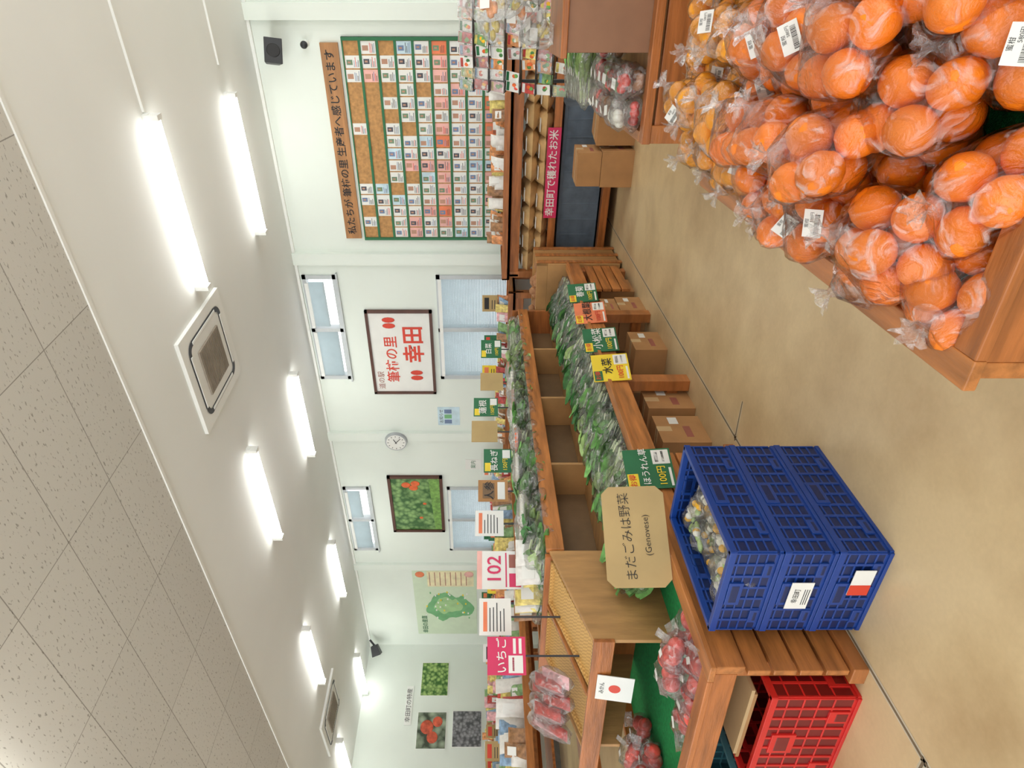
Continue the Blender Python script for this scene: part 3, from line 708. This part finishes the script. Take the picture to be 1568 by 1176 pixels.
# ---------- far right unit
T2=(-.80,2.70,0)
mb=MB(); W2,L2=1.7,2.0
for i in range(5): mb.box(0,W2,0,.022,.03+i*.108,.13+i*.108,woodx)
mb.box(-.01,.06,-.01,.06,0,.6,wood); mb.box(-.01,.06,L2-.07,L2,0,.6,wood); mb.box(W2-.07,W2,L2-.07,L2,0,.6,wood)
mb.box(-.012,W2,-.015,.045,.575,.61,woodx); mb.box(-.012,.03,.045,L2,.54,.61,woody); mb.box(.03,W2,L2-.03,L2,.54,.61,woodx); mb.box(.03,W2,.045,L2-.03,.55,.57,woodl)
mb.box(.0,.03,.05,L2,.1,.16,woody)
mb.build('slatted_display_table',T2,A1,.003)
mb=MB()
panel=mat('brown_fibreboard',(140,100,72),.6,.08)
mb.box(.32,1.4,.05,.07,.57,.93,panel); mb.box(.32,.34,.07,.55,.57,.93,panel); mb.box(1.38,1.4,.07,.55,.57,.93,panel);mb.box(.34,1.38,.53,.55,.57,.93,panel)
mb.box(.3,1.42,.035,.57,.93,.955,woodx); mb.build('wooden_display_box',T2,A1,.003)
mb=MB()
for i in range(46):
    x=R.uniform(.38,1.3);y=R.uniform(.1,.5);M=face((x,y,1.0+R.uniform(0,.26)),(R.uniform(-.6,.6),-1),-R.uniform(.2,1.2))
    m=R.choice([cols[3],cols[0],cols[5],cols[1],cols[5]])
    for q in range(4): mb.sph((R.uniform(-.03,.03),R.uniform(-.05,.05),0),.022,m,8,6,M,n=.3,sc=(1.2,.8,.5))
    mb.sph((0,0,0),1,FILMG,12,8,M,n=.35,sc=(.065,.095,.03)); mb.pillow(.09,.05,.012,FILMW,M@Matrix.Translation((0,.105,0)))
    if R.random()<.5: mb.box(-.025,.025,-.02,.02,.031,.032,paper,M)
mb.build('bagged_snacks',T2,A1)
mb=MB()
for iy in range(6):
    for ix in range(3):
        for lay in range(2):
            if ix>1 and iy<4: continue
            M=Matrix.Translation((.09+.12*ix,.1+.12*iy,.63+.06*lay))@Matrix.Rotation(R.random()*6,4,'Z')@Matrix.Rotation(R.uniform(-.4,.4),4,'X')
            mq=R.choice([applem,daik,brn,leafm])
            for q in range(5): mb.sph((R.uniform(-.04,.04),R.uniform(-.03,.03),0),.02,mq,8,6,M)
            mb.sph((0,0,0),1,FILMG,12,8,M,n=.3,sc=(.07,.06,.04)); mb.box(-.02,.02,-.015,.015,.04,.041,paper,M)
for i in range(9):
    for r_ in range(2):
        for lay in range(2):
            M=Matrix.Translation((.08+.3*r_+.1,.86+.08*i,.65+.08*lay))@Matrix.Rotation(R.uniform(-.2,.2),4,'Z')
            bundle(mb,M,.28,.08,.05,8,2)
mb.build('bagged_produce',T2,A1)
# seed rack
pls=[cols[3],cols[3],cols[4],cols[0],cols[6],cols[2],cols[1]]
def pack(mb,Q,w,h):
    mb.box(-w,w,-h,h,0,.003,R.choice(pls),Q); mb.box(-w*.86,w*.86,h*.5,h*.9,.003,.004,R.choice([cols[4],cols[2],paper,cols[7],cols[0],greens]),Q)
    for e in range(3): mb.sph((R.uniform(-.5,.5)*w,-h*R.uniform(.0,.6),.004),w*.4,R.choice([applem,kaki,leafm,leafm,yf,daik,leafd]),8,5,Q,sc=(1,1.3,.1))
    mb.box(-w*.8,w*.1,-h*.95,-h*.8,.003,.004,paper,Q)
mb=MB(); M0=face((.36,1.66,.57),(-.15,-1),-.3)
for x in(-.36,.36): mb.box(x-.01,x+.01,0,.9,-.03,-.01,dark,M0)
for r_ in range(7):
    for c_ in range(11):
        if R.random()<.06: continue
        Q=M0@Matrix.Translation((-.34+.068*c_+R.uniform(-.006,.006),.2+.105*r_+R.uniform(-.008,.008),.02+R.uniform(0,.015)))@Matrix.Rotation(-.2+R.uniform(-.15,.15),4,'X')@Matrix.Rotation(R.uniform(-.12,.12),4,'Z')
        pack(mb,Q,.031,.05)
        if R.random()<.4: mb.pillow(.075,.11,.03,FILMT,Q)
    mb.box(-.38,.38,.15+.105*r_,.154+.105*r_,-.02,.045,dark,M0)
Mb=face((.36,1.66,.57),(-.15,-1))
for x in(-.35,.34): mb.box(x,x+.02,0,.75,-.30,-.28,dark,Mb); mb.box(x,x+.02,0,.015,-.30,.0,dark,Mb)
mb.build('seed_packet_rack',T2,A1)

# ---------- world, camera
w=bpy.data.worlds.new('World'); bpy.context.scene.world=w; w.use_nodes=True
w.node_tree.nodes['Background'].inputs[0].default_value=(.97,.985,1,1); w.node_tree.nodes['Background'].inputs[1].default_value=2.2
cam=bpy.data.cameras.new('Camera'); co=bpy.data.objects.new('Camera',cam); bpy.context.collection.objects.link(co)
cam.sensor_width=36; cam.lens=36*980/1568; cam.shift_x=41/1568; cam.clip_start=.02
th=math.radians(37.3); F=Vector((-math.sin(th),math.cos(th),0)); Rt=Vector((math.cos(th),math.sin(th),0)); X=Vector((0,0,-1)); Zc=-F
co.matrix_world=Matrix(((X.x,Rt.x,Zc.x,0),(X.y,Rt.y,Zc.y,0),(X.z,Rt.z,Zc.z,H0),(0,0,0,1)))
bpy.context.scene.camera=co
bpy.context.scene.view_settings.view_transform='Standard'
